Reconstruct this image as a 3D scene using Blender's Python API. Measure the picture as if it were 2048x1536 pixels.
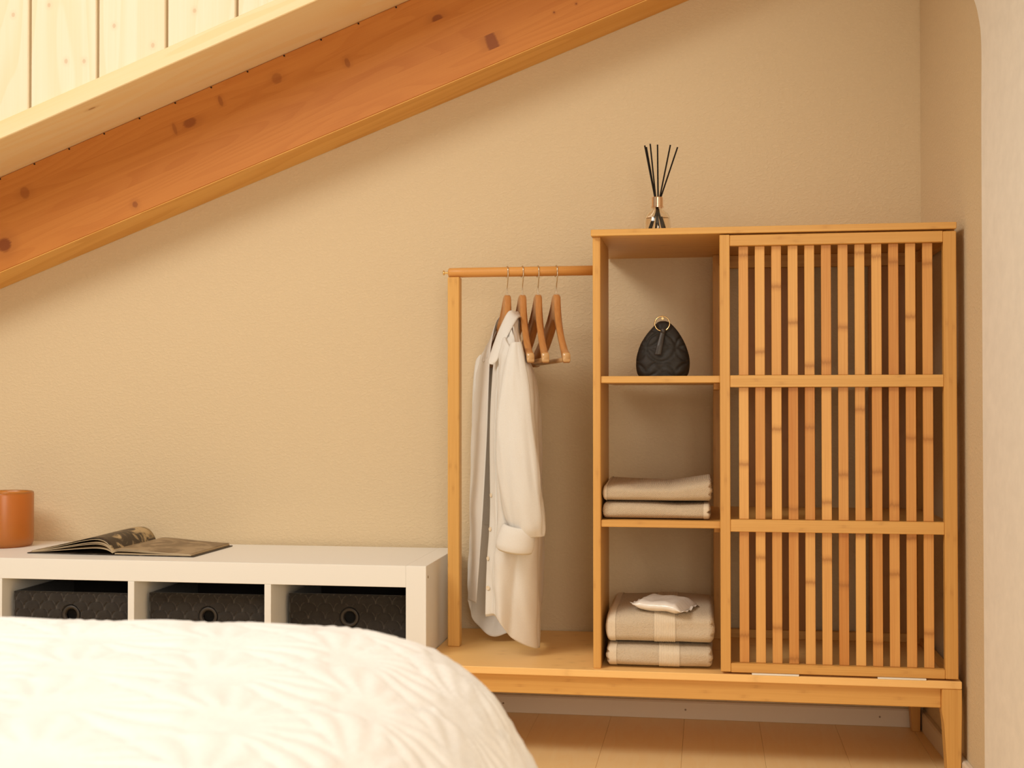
import bpy, bmesh, math, random
from mathutils import Vector, Matrix, noise
C = bpy.context.scene.collection
for o in list(bpy.data.objects): bpy.data.objects.remove(o)
random.seed(7)
PI = math.pi

# ------------------------------------------------------------------ camera
CP = Vector((0.66005, -3.31561, 0.82610)); YAW, PIT, ROL, FPX = 0.153822, 0.0133825, -0.0008127, 2512.93
f0 = Vector((-math.sin(YAW)*math.cos(PIT), math.cos(YAW)*math.cos(PIT), math.sin(PIT)))
r0 = Vector((math.cos(YAW), math.sin(YAW), 0)); u0 = r0.cross(f0)
rr = r0*math.cos(ROL)+u0*math.sin(ROL); uu = -r0*math.sin(ROL)+u0*math.cos(ROL)
cd = bpy.data.cameras.new('camera'); cam = bpy.data.objects.new('camera', cd); C.objects.link(cam)
cam.matrix_world = Matrix(((rr.x, uu.x, -f0.x, CP.x), (rr.y, uu.y, -f0.y, CP.y), (rr.z, uu.z, -f0.z, CP.z), (0, 0, 0, 1)))
cd.sensor_fit = 'HORIZONTAL'; cd.sensor_width = 36; cd.lens = FPX/2048*36; cd.clip_start = .05
cd.dof.use_dof = True; cd.dof.focus_distance = 2.86; cd.dof.aperture_fstop = 7.5
bpy.context.scene.camera = cam

# ------------------------------------------------------------------ light and exposure
sc = bpy.context.scene
sc.view_settings.view_transform = 'Standard'; sc.view_settings.look = 'None'
sc.view_settings.gamma = 1; sc.view_settings.use_curve_mapping = False; sc.view_settings.exposure = -0.10
w = bpy.data.worlds.new('world'); sc.world = w; w.use_nodes = True
bg = w.node_tree.nodes['Background']; bg.inputs[0].default_value = (1.0, .76, .50, 1); bg.inputs[1].default_value = .38

def area(name, loc, target, size, power, color):
    l = bpy.data.lights.new(name, 'AREA'); l.energy = power; l.color = color; l.shape = 'RECTANGLE'
    l.size, l.size_y = size
    o = bpy.data.objects.new(name, l); C.objects.link(o); o.location = loc
    o.rotation_euler = (Vector(target)-Vector(loc)).to_track_quat('-Z', 'Y').to_euler()
    return o
area('skylight_left', (-2.6, -3.2, 3.7), (0.3, -.4, .6), (1.5, 1.5), 76, (.95, .91, .81))
area('front_window', (1.7, -5.4, 1.5), (.1, -.4, .7), (1.5, 1.4), 66, (.98, .89, .76))
area('skylight_over_bed', (-1.1, -2.7, 2.75), (-.9, -2.5, 0), (1.2, 1.2), 38, (.97, .93, .86))
area('low_fill', (.9, -4.5, .6), (.2, -.3, .9), (1.2, .8), 10, (1, .85, .66))  # added fill, low behind the camera; no known window there

# ------------------------------------------------------------------ node helpers
class NT:
    def __init__(s, name):
        s.m = bpy.data.materials.new(name); s.m.use_nodes = True; s.t = s.m.node_tree
        s.b = s.t.nodes['Principled BSDF']
    def n(s, typ, **kw):
        nd = s.t.nodes.new(typ)
        for k, v in kw.items():
            if k == 'inp':
                for i, x in v.items():
                    if hasattr(x, 'is_output') or isinstance(x, bpy.types.NodeSocket): s.t.links.new(x, nd.inputs[i])
                    else: nd.inputs[i].default_value = x
            else: setattr(nd, k, v)
        return nd
    def ma(s, op, a, b=0.0, c=0.0, clamp=False):
        nd = s.n('ShaderNodeMath', operation=op, inp={0: a, 1: b, 2: c}); nd.use_clamp = clamp
        return nd.outputs[0]
    def mix(s, f, a, b, mode='MIX'):
        nd = s.t.nodes.new('ShaderNodeMix'); nd.data_type = 'RGBA'; nd.blend_type = mode; nd.clamp_factor = True
        for i, x in ((0, f), (6, a), (7, b)):
            if isinstance(x, bpy.types.NodeSocket): s.t.links.new(x, nd.inputs[i])
            elif i == 0: nd.inputs[0].default_value = x
            else: nd.inputs[i].default_value = (*x, 1) if len(x) == 3 else x
        return nd.outputs[2]
    def ss(s, x, lo, hi):
        nd = s.n('ShaderNodeMapRange', interpolation_type='SMOOTHSTEP', inp={0: x, 1: lo, 2: hi, 3: 0.0, 4: 1.0}); return nd.outputs[0]
    def xyz(s, x, y, z): return s.n('ShaderNodeCombineXYZ', inp={0: x, 1: y, 2: z}).outputs[0]
    def noise(s, vec, scale, detail=2.0, rough=.5, dist=0.0):
        return s.n('ShaderNodeTexNoise', inp={'Vector': vec, 'Scale': scale, 'Detail': detail, 'Roughness': rough, 'Distortion': dist}).outputs[0]
    def link(s, a, name): s.t.links.new(a, s.b.inputs[name])
    def bump(s, h, strength, dist):
        nd = s.n('ShaderNodeBump', inp={'Height': h, 'Strength': strength, 'Distance': dist}); s.link(nd.outputs[0], 'Normal')
    def base(s, rough=.5, spec=.5, color=None):
        s.b.inputs['Roughness'].default_value = rough; s.b.inputs['Specular IOR Level'].default_value = spec
        if color: s.b.inputs['Base Color'].default_value = (*color, 1)
    def coord(s):
        tc = s.n('ShaderNodeTexCoord'); sp = s.n('ShaderNodeSeparateXYZ', inp={0: tc.outputs['Object']})
        return tc.outputs['Object'], sp.outputs

def bamboo(name, axis, ca, cb, strip=(.012, .012), period=.30, band=.9, var=1.0):
    k = NT(name); k.base(.42, .35)
    vec, s = k.coord()
    rnd = k.n('ShaderNodeObjectInfo').outputs['Random']
    o = [0, 1, 2]; o.remove(axis); u = s[axis]; v, ww = s[o[0]], s[o[1]]
    iv = k.ma('FLOOR', k.ma('ADD', k.ma('DIVIDE', v, strip[0]), .5)); iw = k.ma('FLOOR', k.ma('ADD', k.ma('DIVIDE', ww, strip[1]), .23))
    wn = k.n('ShaderNodeTexWhiteNoise', noise_dimensions='3D', inp={'Vector': k.xyz(iv, iw, k.ma('MULTIPLY', rnd, 91.7))})
    tone = wn.outputs[0]; csep = k.n('ShaderNodeSeparateColor', inp={0: wn.outputs[1]})
    off = k.ma('MULTIPLY', rnd, 37.0)
    g1 = k.noise(k.xyz(k.ma('ADD', k.ma('MULTIPLY', u, 5.0), off), k.ma('MULTIPLY', v, 420.0), k.ma('MULTIPLY', ww, 420.0)), 1.0, 3.0, .6)
    g2 = k.noise(k.xyz(k.ma('ADD', k.ma('MULTIPLY', u, 2.5), off), k.ma('MULTIPLY', v, 40.0), k.ma('MULTIPLY', ww, 40.0)), 1.0, 2.0)
    t = k.ma('FRACT', k.ma('ADD', k.ma('DIVIDE', u, period), k.ma('ADD', csep.outputs[0], k.ma('MULTIPLY', rnd, 5.3))))
    wob = k.noise(k.xyz(k.ma('MULTIPLY', v, 260.0), k.ma('MULTIPLY', ww, 260.0), off), 1.0, 2.0)
    d = k.ma('ABSOLUTE', k.ma('SUBTRACT', t, k.ma('ADD', .48, k.ma('MULTIPLY', wob, .035))))
    line = k.ma('SUBTRACT', 1.0, k.ss(d, .004, .016)); halo = k.ma('SUBTRACT', 1.0, k.ss(d, .004, .05))
    f = k.ma('ADD', k.ma('MULTIPLY', tone, .30*var), k.ma('ADD', k.ma('MULTIPLY', k.ma('SUBTRACT', g1, .5), .9), k.ma('MULTIPLY', g2, .35)))
    f = k.ma('ADD', f, k.ma('MULTIPLY', k.ma('SUBTRACT', rnd, .5), .55*var))
    col = k.mix(f, ca, cb)
    nf = k.ma('MULTIPLY', k.ma('ADD', k.ma('MULTIPLY', line, .22), k.ma('MULTIPLY', halo, .30)), band)
    col = k.mix(nf, col, (.33, .115, .022))
    k.link(col, 'Base Color'); k.bump(g1, .12, .0006)
    return k.m

BA, BB = (.76, .435, .130), (.60, .285, .066)
MBX = bamboo('bamboo_along_x', 0, BA, BB, (.0075, .0075), .42, .38); MBY = bamboo('bamboo_along_y', 1, BA, BB, (.012, .012), .42, .3); MBZ = bamboo('bamboo_along_z', 2, BA, BB, (.0072, .0072), .46, .38)
MSLAT = bamboo('bamboo_slat', 2, (.80, .44, .135), (.55, .21, .042), (.5, .5), .30, 1.15, 1.35)
MPLAT = bamboo('bamboo_platform_top', 0, (.96, .61, .24), (.90, .50, .16), (.018, .5), .42, .25, .5)
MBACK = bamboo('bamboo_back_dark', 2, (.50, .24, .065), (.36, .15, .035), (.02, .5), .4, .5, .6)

def pine(name, axis, ca, cb, lam=None, cross=2, ringk=30., knots=(), knotcol=(.22, .055, .012), gs=1.0, rc=.42):
    """spruce / pine: long contour-ring grain along an axis, optional glued lamellas across 'cross'"""
    k = NT(name); k.base(.5, .3)
    vec, s = k.coord(); rnd = k.n('ShaderNodeObjectInfo').outputs['Random']
    o = [0, 1, 2]; o.remove(axis); o.remove(cross); u = s[axis]; v = s[cross]; ww = s[o[0]]
    if lam:
        idn = k.ma('FLOOR', k.ma('DIVIDE', v, lam)); wn = k.n('ShaderNodeTexWhiteNoise', noise_dimensions='2D', inp={'Vector': k.xyz(idn, k.ma('MULTIPLY', rnd, 9.0), 0.0)})
        tone = wn.outputs[0]; off = k.ma('MULTIPLY', tone, 60.0)
    else: tone = rnd; off = k.ma('MULTIPLY', rnd, 60.0)
    big = k.noise(k.xyz(k.ma('ADD', k.ma('MULTIPLY', u, 1.1*gs), off), k.ma('MULTIPLY', v, 9.0*gs), k.ma('ADD', k.ma('MULTIPLY', ww, 9.0*gs), off)), 1.0, 1.5, .4)
    r = k.ma('FRACT', k.ma('MULTIPLY', big, ringk))
    ring = k.ma('MULTIPLY', k.ss(r, .25, .92), k.ma('SUBTRACT', 1.0, k.ss(r, .93, 1.0)))
    g1 = k.noise(k.xyz(k.ma('ADD', k.ma('MULTIPLY', u, 6.0), off), k.ma('MULTIPLY', v, 300.0), k.ma('MULTIPLY', ww, 300.0)), 1.0, 2.0)
    r2 = k.noise(k.xyz(k.ma('ADD', k.ma('MULTIPLY', u, .8), off), k.ma('MULTIPLY', v, 95.0), k.ma('MULTIPLY', ww, 95.0)), 1.0, 2.0, .6); ring = k.ma('ADD', ring, k.ma('MULTIPLY', k.ma('SUBTRACT', r2, .5), 1.3))
    f = k.ma('ADD', k.ma('MULTIPLY', ring, rc), k.ma('ADD', k.ma('MULTIPLY', g1, .4), k.ma('MULTIPLY', tone, .32)))
    f = k.ma('ADD', f, k.ma('MULTIPLY', k.noise(k.xyz(k.ma('MULTIPLY', u, 3.0), k.ma('MULTIPLY', v, 8.0), off), 1.0, 2.0), .25))
    col = k.mix(f, ca, cb)
    for (ku, kv, ru, rv, lo, hi, dark) in knots:       # elliptical knots, cut off where the lamella ends
        du = k.ma('DIVIDE', k.ma('SUBTRACT', u, ku), ru); dv = k.ma('DIVIDE', k.ma('SUBTRACT', v, kv), rv)
        d = k.ma('SQRT', k.ma('ADD', k.ma('MULTIPLY', du, du), k.ma('MULTIPLY', dv, dv)))
        d = k.ma('ADD', d, k.ma('MULTIPLY', k.ma('SUBTRACT', g1, .5), .5))
        m = k.ma('SUBTRACT', 1.0, k.ss(d, .6, 1.15))
        halo = k.ma('MULTIPLY', k.ma('SUBTRACT', 1.0, k.ss(d, .9, 2.6)), .25)
        m = k.ma('MAXIMUM', m, halo)
        if lo is not None:
            m = k.ma('MULTIPLY', m, k.ma('MULTIPLY', k.ma('GREATER_THAN', v, lo), k.ma('LESS_THAN', v, hi)))
        col = k.mix(k.ma('MULTIPLY', m, dark), col, knotcol)
    k.link(col, 'Base Color'); k.bump(g1, .1, .0006)
    return k.m

# beam coordinates: u along the slope from x=0, v up from the beam's lower edge
KN = [(-1.295, .066, .024, .022, None, None, .95), (-1.19, .178, .016, .020, .158, .198, .55), (-.685, .176, .022, .016, .155, .186, .75), (-.73, .176, .006, .02, .155, .196, .5),
      (-.585, .196, .007, .018, .178, .215, .6), (-.42, .192, .016, .018, .178, .215, .5), (-.228, .156, .008, .016, .14, .178, .6), (.034, .170, .017, .012, .165, .19, .85),
      (.145, .053, .018, .05, .038, .078, .85), (-.905, .028, .009, .010, None, None, .7), (.32, .064, .003, .003, None, None, .9), (.38, .062, .003, .003, None, None, .9)]
MBEAM = pine('glulam_spruce', 0, (.60, .235, .050), (.48, .160, .029), lam=.0385, ringk=15., rc=.26, knots=KN)
MLEDGE = pine('spruce_ledge', 0, (.93, .79, .54), (.90, .68, .37), ringk=8., cross=1, knots=[(-.86, -.315, .012, .005, None, None, .7)], knotcol=(.32, .12, .03))
MPLANK = pine('spruce_plank', 2, (.92, .83, .66), (.88, .73, .49), ringk=9., cross=0, gs=.6, knotcol=(.6, .33, .2))

def plain(name, color, rough=.5, spec=.5, nscale=None, nd=.001, ns=.3, metal=0.0):
    k = NT(name); k.base(rough, spec, color); k.b.inputs['Metallic'].default_value = metal
    if nscale:
        vec, s = k.coord(); h = k.noise(vec, nscale, 3.0, .6); k.bump(h, ns, nd)
        k.link(k.mix(h, tuple(c*.9 for c in color), tuple(min(1, c*1.07) for c in color)), 'Base Color')
    return k.m
def mk_wall():
    k = NT('textured_plaster'); k.base(.9, .15)
    vec, s = k.coord()
    v2 = k.xyz(k.ma('MULTIPLY', s[0], 1.0), s[1], k.ma('MULTIPLY', s[2], 1.6))
    h = k.noise(v2, 105.0, 3.0, .5, .6); hh = k.ma('ADD', k.ss(h, .40, .66), k.ma('MULTIPLY', k.noise(vec, 400.0), .2))
    k.link(k.mix(h, (.68, .535, .345), (.73, .58, .385)), 'Base Color'); k.bump(hh, .45, .0012)
    return k.m
MWALL = mk_wall()
MSMOOTH = plain('smooth_plaster', (.89, .84, .76), .85, .15, 30, .0005, .15)
MBASEB = plain('painted_baseboard', (.78, .68, .56), .5, .4)
def mk_floor():
    k = NT('maple_laminate'); k.base(.38, .4)
    vec, s = k.coord(); rnd = k.n('ShaderNodeObjectInfo').outputs['Random']; off = k.ma('MULTIPLY', rnd, 50.0)
    big = k.noise(k.xyz(k.ma('MULTIPLY', s[0], 9.0), k.ma('ADD', k.ma('MULTIPLY', s[1], 1.6), off), off), 1.0, 2.0)
    r = k.ss(k.ma('FRACT', k.ma('MULTIPLY', big, 9.0)), .1, .95)
    g = k.noise(k.xyz(k.ma('MULTIPLY', s[0], 160.0), k.ma('ADD', k.ma('MULTIPLY', s[1], 5.0), off), 0.0), 1.0, 3.0)
    f = k.ma('ADD', k.ma('MULTIPLY', r, .22), k.ma('ADD', k.ma('MULTIPLY', g, .45), k.ma('MULTIPLY', rnd, .16)))
    k.link(k.mix(f, (.97, .73, .39), (.93, .62, .27)), 'Base Color'); k.bump(g, .06, .0004)
    return k.m
MFLOOR = mk_floor()
MWHITE = plain('white_foil', (.88, .87, .84), .38, .4)
MPLASTIC = plain('white_plastic', (.86, .82, .75), .35)
MBRASS = plain('brass', (.83, .56, .22), .25, .5, metal=1)
MCOPPER = plain('rose_gold', (.86, .62, .45), .18, .5, metal=1)
MGOLD = plain('polished_gold', (.90, .66, .32), .2, .5, metal=1)
MSTEEL = plain('nickel_wire', (.70, .62, .50), .22, .5, metal=1)
MBLACK = plain('black_rattan', (.012, .008, .006), .7, .2)
MDARKHOLE = plain('dark_shadow_hole', (.02, .012, .008), .8)
MVELVET = plain('dark_velvet', (.034, .030, .028), .95, .15, 130, .001, .4)
MVELVET.node_tree.nodes['Principled BSDF'].inputs['Sheen Weight'].default_value = .35
MVELVET.node_tree.nodes['Principled BSDF'].inputs['Sheen Roughness'].default_value = .5
k_ = NT('dark_velvet_quilted'); k_.base(.95, .12); at = k_.n('ShaderNodeAttribute', attribute_name='seam'); vec_, _s = k_.coord()
hv = k_.noise(vec_, 60, 3.0, .6)
k_.link(k_.mix(at.outputs['Fac'], k_.mix(hv, (.022, .018, .016), (.045, .039, .035)), (.13, .11, .095)), 'Base Color'); k_.bump(hv, .3, .001)
k_.b.inputs['Sheen Weight'].default_value = .3; MVQ = k_.m
MPOUCH = plain('quilted_dark_satin', (.022, .017, .013), .6, .35, 200, .0006, .3)
MLEATHER = plain('black_leather', (.04, .03, .024), .45, .5, 250, .0004, .3)
MGROM = plain('dark_rubber', (.035, .027, .022), .5, .5)
def mk_hanger():
    k = NT('lacquered_hanger_wood'); k.base(.3, .5)
    vec, s = k.coord(); rnd = k.n('ShaderNodeObjectInfo').outputs['Random']
    g = k.noise(k.xyz(k.ma('MULTIPLY', s[0], 240.0), k.ma('MULTIPLY', s[1], 14.0), k.ma('ADD', k.ma('MULTIPLY', s[2], 60.0), k.ma('MULTIPLY', rnd, 20.0))), 1.0, 2.0)
    k.link(k.mix(g, (.60, .29, .095), (.44, .165, .042)), 'Base Color'); return k.m
MHANG = mk_hanger(); MHANGEND = plain('painted_hanger_gloss', (.60, .36, .16), .22, .5, 90, .0002, .1)  # lit gloss at the tips painted as paler wood; trouser bar shares it
def cloth(name, color, nsc, nd, ns, rough=.9, trans=0.0, weave=None):
    k = NT(name); k.base(rough, .15)
    vec, s = k.coord(); h = k.noise(vec, nsc, 3.0, .6)
    if weave:
        wv = k.ma('MULTIPLY', k.ma('SINE', k.ma('MULTIPLY', s[0], weave)), k.ma('SINE', k.ma('MULTIPLY', s[2], weave)))
        h = k.ma('ADD', h, k.ma('MULTIPLY', wv, .35))
    k.link(k.mix(h, tuple(c*.86 for c in color), tuple(min(.95, c*1.08) for c in color)), 'Base Color'); k.bump(h, ns, nd)
    if trans:
        tr = k.n('ShaderNodeBsdfTranslucent', inp={'Color': (*color, 1)}); mx = k.n('ShaderNodeMixShader', inp={0: trans})
        k.t.links.new(k.b.outputs[0], mx.inputs[1]); k.t.links.new(tr.outputs[0], mx.inputs[2])
        k.t.links.new(mx.outputs[0], k.t.nodes['Material Output'].inputs[0])
    return k.m
MSHIRT = cloth('white_cotton', (.985, .925, .86), 500, .0004, .25, .85, .22)
MTERRY = cloth('beige_terry', (.66, .54, .40), 330, .0035, .8, .95)
MWAFFLE = cloth('beige_woven_towel', (.62, .49, .35), 420, .0018, .7, .95, 0, 1500)
MSATIN = cloth('beige_satin_border', (.76, .64, .49), 300, .0003, .2, .7)
MQUILT = cloth('white_quilt', (.93, .925, .93), 260, .0008, .3, .9)
def mk_packet():
    k = NT('white_film'); k.base(.25, .5, (.86, .80, .74)); k.b.inputs['Transmission Weight'].default_value = 0.0
    k.b.inputs['Coat Weight'].default_value = .4; vec, s = k.coord()
    h = k.noise(k.xyz(k.ma('MULTIPLY', s[0], 1.0), k.ma('MULTIPLY', s[1], 2.2), s[2]), 26.0, 2.0, .5, .6); k.bump(h, .35, .003); return k.m
MFILM = mk_packet()
def mk_glass(name, color, rough, trans=1.0, ior=1.45):
    k = NT(name); k.base(rough, .5, color); k.b.inputs['Transmission Weight'].default_value = trans; k.b.inputs['IOR'].default_value = ior; return k.m
MGLASS = mk_glass('clear_glass', (.98, .95, .9), .02); MLIQ = mk_glass('fragrance_oil', (.98, .90, .78), .0, 1.0, 1.33)
MAMBER = mk_glass('frosted_amber_glass', (.90, .42, .09), .30, .75)
def mk_page(name, a, b, sc_, th):
    k = NT(name); k.base(.45, .4); vec, s = k.coord()
    h = k.noise(vec, sc_, 5.0, .65, 1.2); k.link(k.mix(k.ss(h, th, th+.16), a, b), 'Base Color'); return k.m
MPHOTO = mk_page('printed_dark_photo_page', (.045, .030, .020), (.50, .37, .20), 16, .46)
MPHOTO2 = mk_page('printed_grey_photo_page', (.20, .135, .075), (.36, .26, .155), 9, .42)
MPAPER = plain('paper_edge', (.50, .38, .24), .8, .2)
MCOVER = mk_page('book_cover_print', (.03, .022, .016), (.10, .075, .055), 20, .5)

# ------------------------------------------------------------------ geometry helpers
def link_mesh(name, me, mat, parent=None, loc=None, rot=None, smooth=False):
    o = bpy.data.objects.new(name, me); C.objects.link(o)
    if mat and not me.materials: me.materials.append(mat)
    if parent: o.parent = parent
    if loc: o.location = loc
    if rot: o.rotation_euler = rot
    if smooth:
        for p in me.polygons: p.use_smooth = True
    return o
def mesh_from(name, vs, fs):
    me = bpy.data.meshes.new(name); me.from_pydata([tuple(v) for v in vs], [], fs); me.update(); return me
def box_mesh(name, dims, bev=.0012, seg=1, off=(0, 0, 0)):
    """box whose six bounds are given as x0,x1,y0,y1,z0,z1"""
    bm = bmesh.new(); bmesh.ops.create_cube(bm, size=1)
    x0, x1, y0, y1, z0, z1 = dims
    for v in bm.verts: v.co = Vector(((x0+x1)/2+v.co.x*(x1-x0)+off[0], (y0+y1)/2+v.co.y*(y1-y0)+off[1], (z0+z1)/2+v.co.z*(z1-z0)+off[2]))
    if bev: bmesh.ops.bevel(bm, geom=bm.edges[:], offset=bev, segments=seg, affect='EDGES', clamp_overlap=True)
    me = bpy.data.meshes.new(name); bm.to_mesh(me); bm.free(); return me
def board(name, dims, mat, parent, bev=.0012, label=None):
    """a board given in world bounds, stored in its parent's local frame"""
    p = parent.location if parent else Vector((0, 0, 0))
    me = box_mesh(name, dims, bev, off=(-p.x, -p.y, -p.z))
    o = link_mesh(name, me, mat, parent)
    if label: o['label'] = label
    return o
def prism(name, pts, axis, a, b, bev=.001, off=(0, 0, 0)):
    """polygon in the plane perpendicular to axis, extruded from a to b"""
    bm = bmesh.new(); vs = []
    for (p, q) in pts:
        c = [p, q]; c.insert(axis, a); vs.append(bm.verts.new(Vector(c)))
    f = bm.faces.new(vs); r = bmesh.ops.extrude_face_region(bm, geom=[f]); d = [0, 0, 0]; d[axis] = b-a
    for g in r['geom']:
        if isinstance(g, bmesh.types.BMVert): g.co += Vector(d)
    bmesh.ops.recalc_face_normals(bm, faces=bm.faces[:])
    if bev: bmesh.ops.bevel(bm, geom=bm.edges[:], offset=bev, segments=1, affect='EDGES', clamp_overlap=True)
    for v in bm.verts: v.co += Vector(off)
    me = bpy.data.meshes.new(name); bm.to_mesh(me); bm.free(); return me
def lathe(name, prof, n=48, axis=2, center=(0, 0, 0), closed=False):
    vs = []; fs = []; m = len(prof)
    for (r, h) in prof:
        for i in range(n):
            a = 2*PI*i/n; c = [r*math.cos(a), r*math.sin(a)]; c.insert(axis, h)
            vs.append((c[0]+center[0], c[1]+center[1], c[2]+center[2]))
    for j in range(m-1 if not closed else m):
        for i in range(n):
            k = (i+1) % n; j2 = (j+1) % m
            fs.append((j*n+i, j*n+k, j2*n+k, j2*n+i))
    if not closed:
        if prof[0][0] > 1e-6: fs.append(tuple(range(n))[::-1])
        if prof[-1][0] > 1e-6: fs.append(tuple((m-1)*n+i for i in range(n)))
    me = mesh_from(name, vs, fs); bm = bmesh.new(); bm.from_mesh(me); bmesh.ops.remove_doubles(bm, verts=bm.verts, dist=1e-6)
    bmesh.ops.recalc_face_normals(bm, faces=bm.faces); bm.to_mesh(me); bm.free(); return me
def tube(name, pts, r, n=10, cap=True, closed=False):
    pts = [Vector(p) for p in pts]; m = len(pts); vs = []; fs = []; prev = None
    for i, p in enumerate(pts):
        if closed: t = pts[(i+1) % m]-pts[i-1]
        else: t = pts[min(i+1, m-1)]-pts[max(i-1, 0)]
        t.normalize()
        if prev is None:
            a = Vector((0, 0, 1)) if abs(t.z) < .9 else Vector((1, 0, 0)); x = t.cross(a).normalized()
        else: x = (prev-t*prev.dot(t)).normalized()
        prev = x; y = t.cross(x); rad = r[i] if isinstance(r, (list, tuple)) else r
        for j in range(n):
            a = 2*PI*j/n; vs.append(p+x*math.cos(a)*rad+y*math.sin(a)*rad)
    for i in range(m if closed else m-1):
        for j in range(n):
            k = (j+1) % n; i2 = (i+1) % m; fs.append((i*n+j, i*n+k, i2*n+k, i2*n+j))
    if cap and not closed: fs.append(tuple(range(n))[::-1]); fs.append(tuple((m-1)*n+i for i in range(n)))
    return mesh_from(name, vs, fs)
def cr(pts, n):
    """Catmull-Rom resample of a list of tuples to n points"""
    pts = [Vector(p) for p in pts]; m = len(pts); out = []
    for i in range(n):
        t = i/(n-1)*(m-1); k = min(int(t), m-2); f = t-k
        p0 = pts[max(k-1, 0)]; p1 = pts[k]; p2 = pts[k+1]; p3 = pts[min(k+2, m-1)]
        out.append(.5*((2*p1)+(p2-p0)*f+(2*p0-5*p1+4*p2-p3)*f*f+(3*p1-p0-3*p2+p3)*f**3))
    return out
def grid_mesh(name, rows, wrap=False):
    n = len(rows[0]); vs = [v for r in rows for v in r]; fs = []
    for j in range(len(rows)-1):
        for i in range(n if wrap else n-1):
            k = (i+1) % n; fs.append((j*n+i, j*n+k, (j+1)*n+k, (j+1)*n+i))
    return mesh_from(name, vs, fs)
def tag(o, label, cat, group=None):
    o['label'] = label; o['category'] = cat
    if group: o['group'] = group
def thing(name, label, cat, loc, group=None, rz=0):
    o = bpy.data.objects.new(name, None); C.objects.link(o); o.location = loc; o.rotation_euler = (0, 0, rz); o.empty_display_size = .05
    tag(o, label, cat, group); return o
def struct(o): o['kind'] = 'structure'; return o
def solidify(o, t, off=-1):
    m = o.modifiers.new('s', 'SOLIDIFY'); m.thickness = t; m.offset = off; return o

# ------------------------------------------------------------------ the setting
struct(link_mesh('wall_back', box_mesh('wall_back', (-3.2, 1.215, 0.0, .12, -.02, 3.0), 0), MWALL))
def wx(y): return 1.200-.034*y                # the right wall opens slightly outwards
wr = prism('wall_right', [(wx(0), 0.0), (wx(-3.6), -3.6), (wx(-3.6)+.12, -3.6), (wx(0)+.12, .12), (wx(.12), .12)], 2, -.02, 3.0, 0)
struct(link_mesh('wall_right', wr, MWALL))
# smooth section of the right wall that stands 1.5 cm proud, its edge bending into a wide arch above
edge = cr([(-.662, 0, 0), (-.662, .7, 0), (-.664, 1.35, 0), (-.668, 1.54, 0), (-.645, 1.61, 0), (-.600, 1.665, 0), (-.50, 1.75, 0), (-.34, 1.83, 0), (-.14, 1.88, 0), (-.001, 1.89, 0)], 60)
poly = [(p.x, p.y) for p in edge]+[(-.001, 3.0), (-3.6, 3.0), (-3.6, 0.0)]
me = prism('trim_1', poly, 0, 0.0, .015, 0)
for v in me.vertices: v.co.x = wx(v.co.y)-v.co.x*.8
struct(link_mesh('trim_1', me, MSMOOTH))
fl = struct(link_mesh('floor', box_mesh('floor', (-3.2, 1.45, -4.4, .1, -.06, -.012), 0), MDARKHOLE))
pw, gap = .19, .0004
ix = 0; x = 1.36
meshes = {}
while x > -1.9:
    y = 0.0-(0.37*ix % 1.0)*.0
    st = [0.0, -(.45+(ix*.53) % 1.0)]
    while st[-1] > -4.3: st.append(st[-1]-1.28)
    for a, b in zip(st, st[1:]):
        b2 = max(b, -4.35)
        x0 = x-pw+gap; L = a-b2-gap
        me = box_mesh('plank', (0, pw-gap, -L, 0, -.012, 0), .0006)
        link_mesh('plank', me, MFLOOR, fl, (x0, a, 0))
        if b2 <= -4.3: break
    x -= pw; ix += 1
bb = struct(link_mesh('baseboard_back', prism('baseboard_back', [(-.001, .0005), (-.014, .0005), (-.014, .042), (-.010, .046), (-.001, .046)], 0, -1.9, 1.198, 0), MBASEB))
for sx in (-.30, .124, .603, 1.091):
    link_mesh('screw', lathe('screw', [(0, -.0155), (.0022, -.0155), (.0026, -.014), (.0026, -.012)], 12, 1, (sx, 0, .024)), plain('screw_paint', (.30, .22, .16), .6) if sx == -.30 else bpy.data.materials['screw_paint'], bb)
me = prism('baseboard_right', [(0, .0005), (.013, .0005), (.013, .042), (.009, .046), (0, .046)], 1, -.662, -.014, 0)
for v in me.vertices: v.co.x = wx(v.co.y)-.0005-v.co.x
struct(link_mesh('baseboard_right', me, MBASEB))

struct(link_mesh('ceiling', box_mesh('ceiling', (-.25, 1.5, -4.4, .1, 2.4, 2.46), 0), MSMOOTH))
# roof beam, ledge and wall cladding ------------------------------------------------
SL = .375; ang = math.atan(SL); ca_, sa_ = math.cos(ang), math.sin(ang)
def sloped(name, u0_, u1_, y0, y1, v0, v1, mat, bev, origin=(0, 0, 1.646), parent=None):
    o = link_mesh(name, box_mesh(name, (u0_, u1_, y0, y1, v0, v1), bev), mat, parent)
    o.location = origin; o.rotation_euler = (0, -ang, 0); return o
beam = sloped('roof_beam', -2.3, 1.25, -.14, -.002, 0, .262*ca_, MBEAM, .003)
tag(beam, 'orange glued-spruce roof beam with knots running up along the back wall', 'beam')
ledge = sloped('wooden_ledge', -2.3, 1.25, -.37, -.002, .2625*ca_, .3095*ca_, MLEDGE, .002)
tag(ledge, 'pale spruce ledge board capping the sloping beam, below the vertical planks', 'board')
ub = sloped('underside_bounce_skin', -2.3, 1.25, -.1402, -.001, -.0008, .0009, pine('bounce_lit_spruce', 0, (.88, .52, .15), (.72, .36, .08), ringk=7., cross=1), 0, origin=(0, 0, 0), parent=beam); ub.rotation_euler = (0, 0, 0)  # thin paler skin: bounce light on the beam's underside, put into its colour
for i in range(30):                            # nail heads in the joint under the ledge
    nl = link_mesh('nail', lathe('nail', [(0, -.1425), (.0022, -.1425), (.0024, -.139), (.0024, -.136)], 8, 1, (-2.0+i*.108, 0, .262*ca_-.005)), MBLACK, beam)
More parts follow.
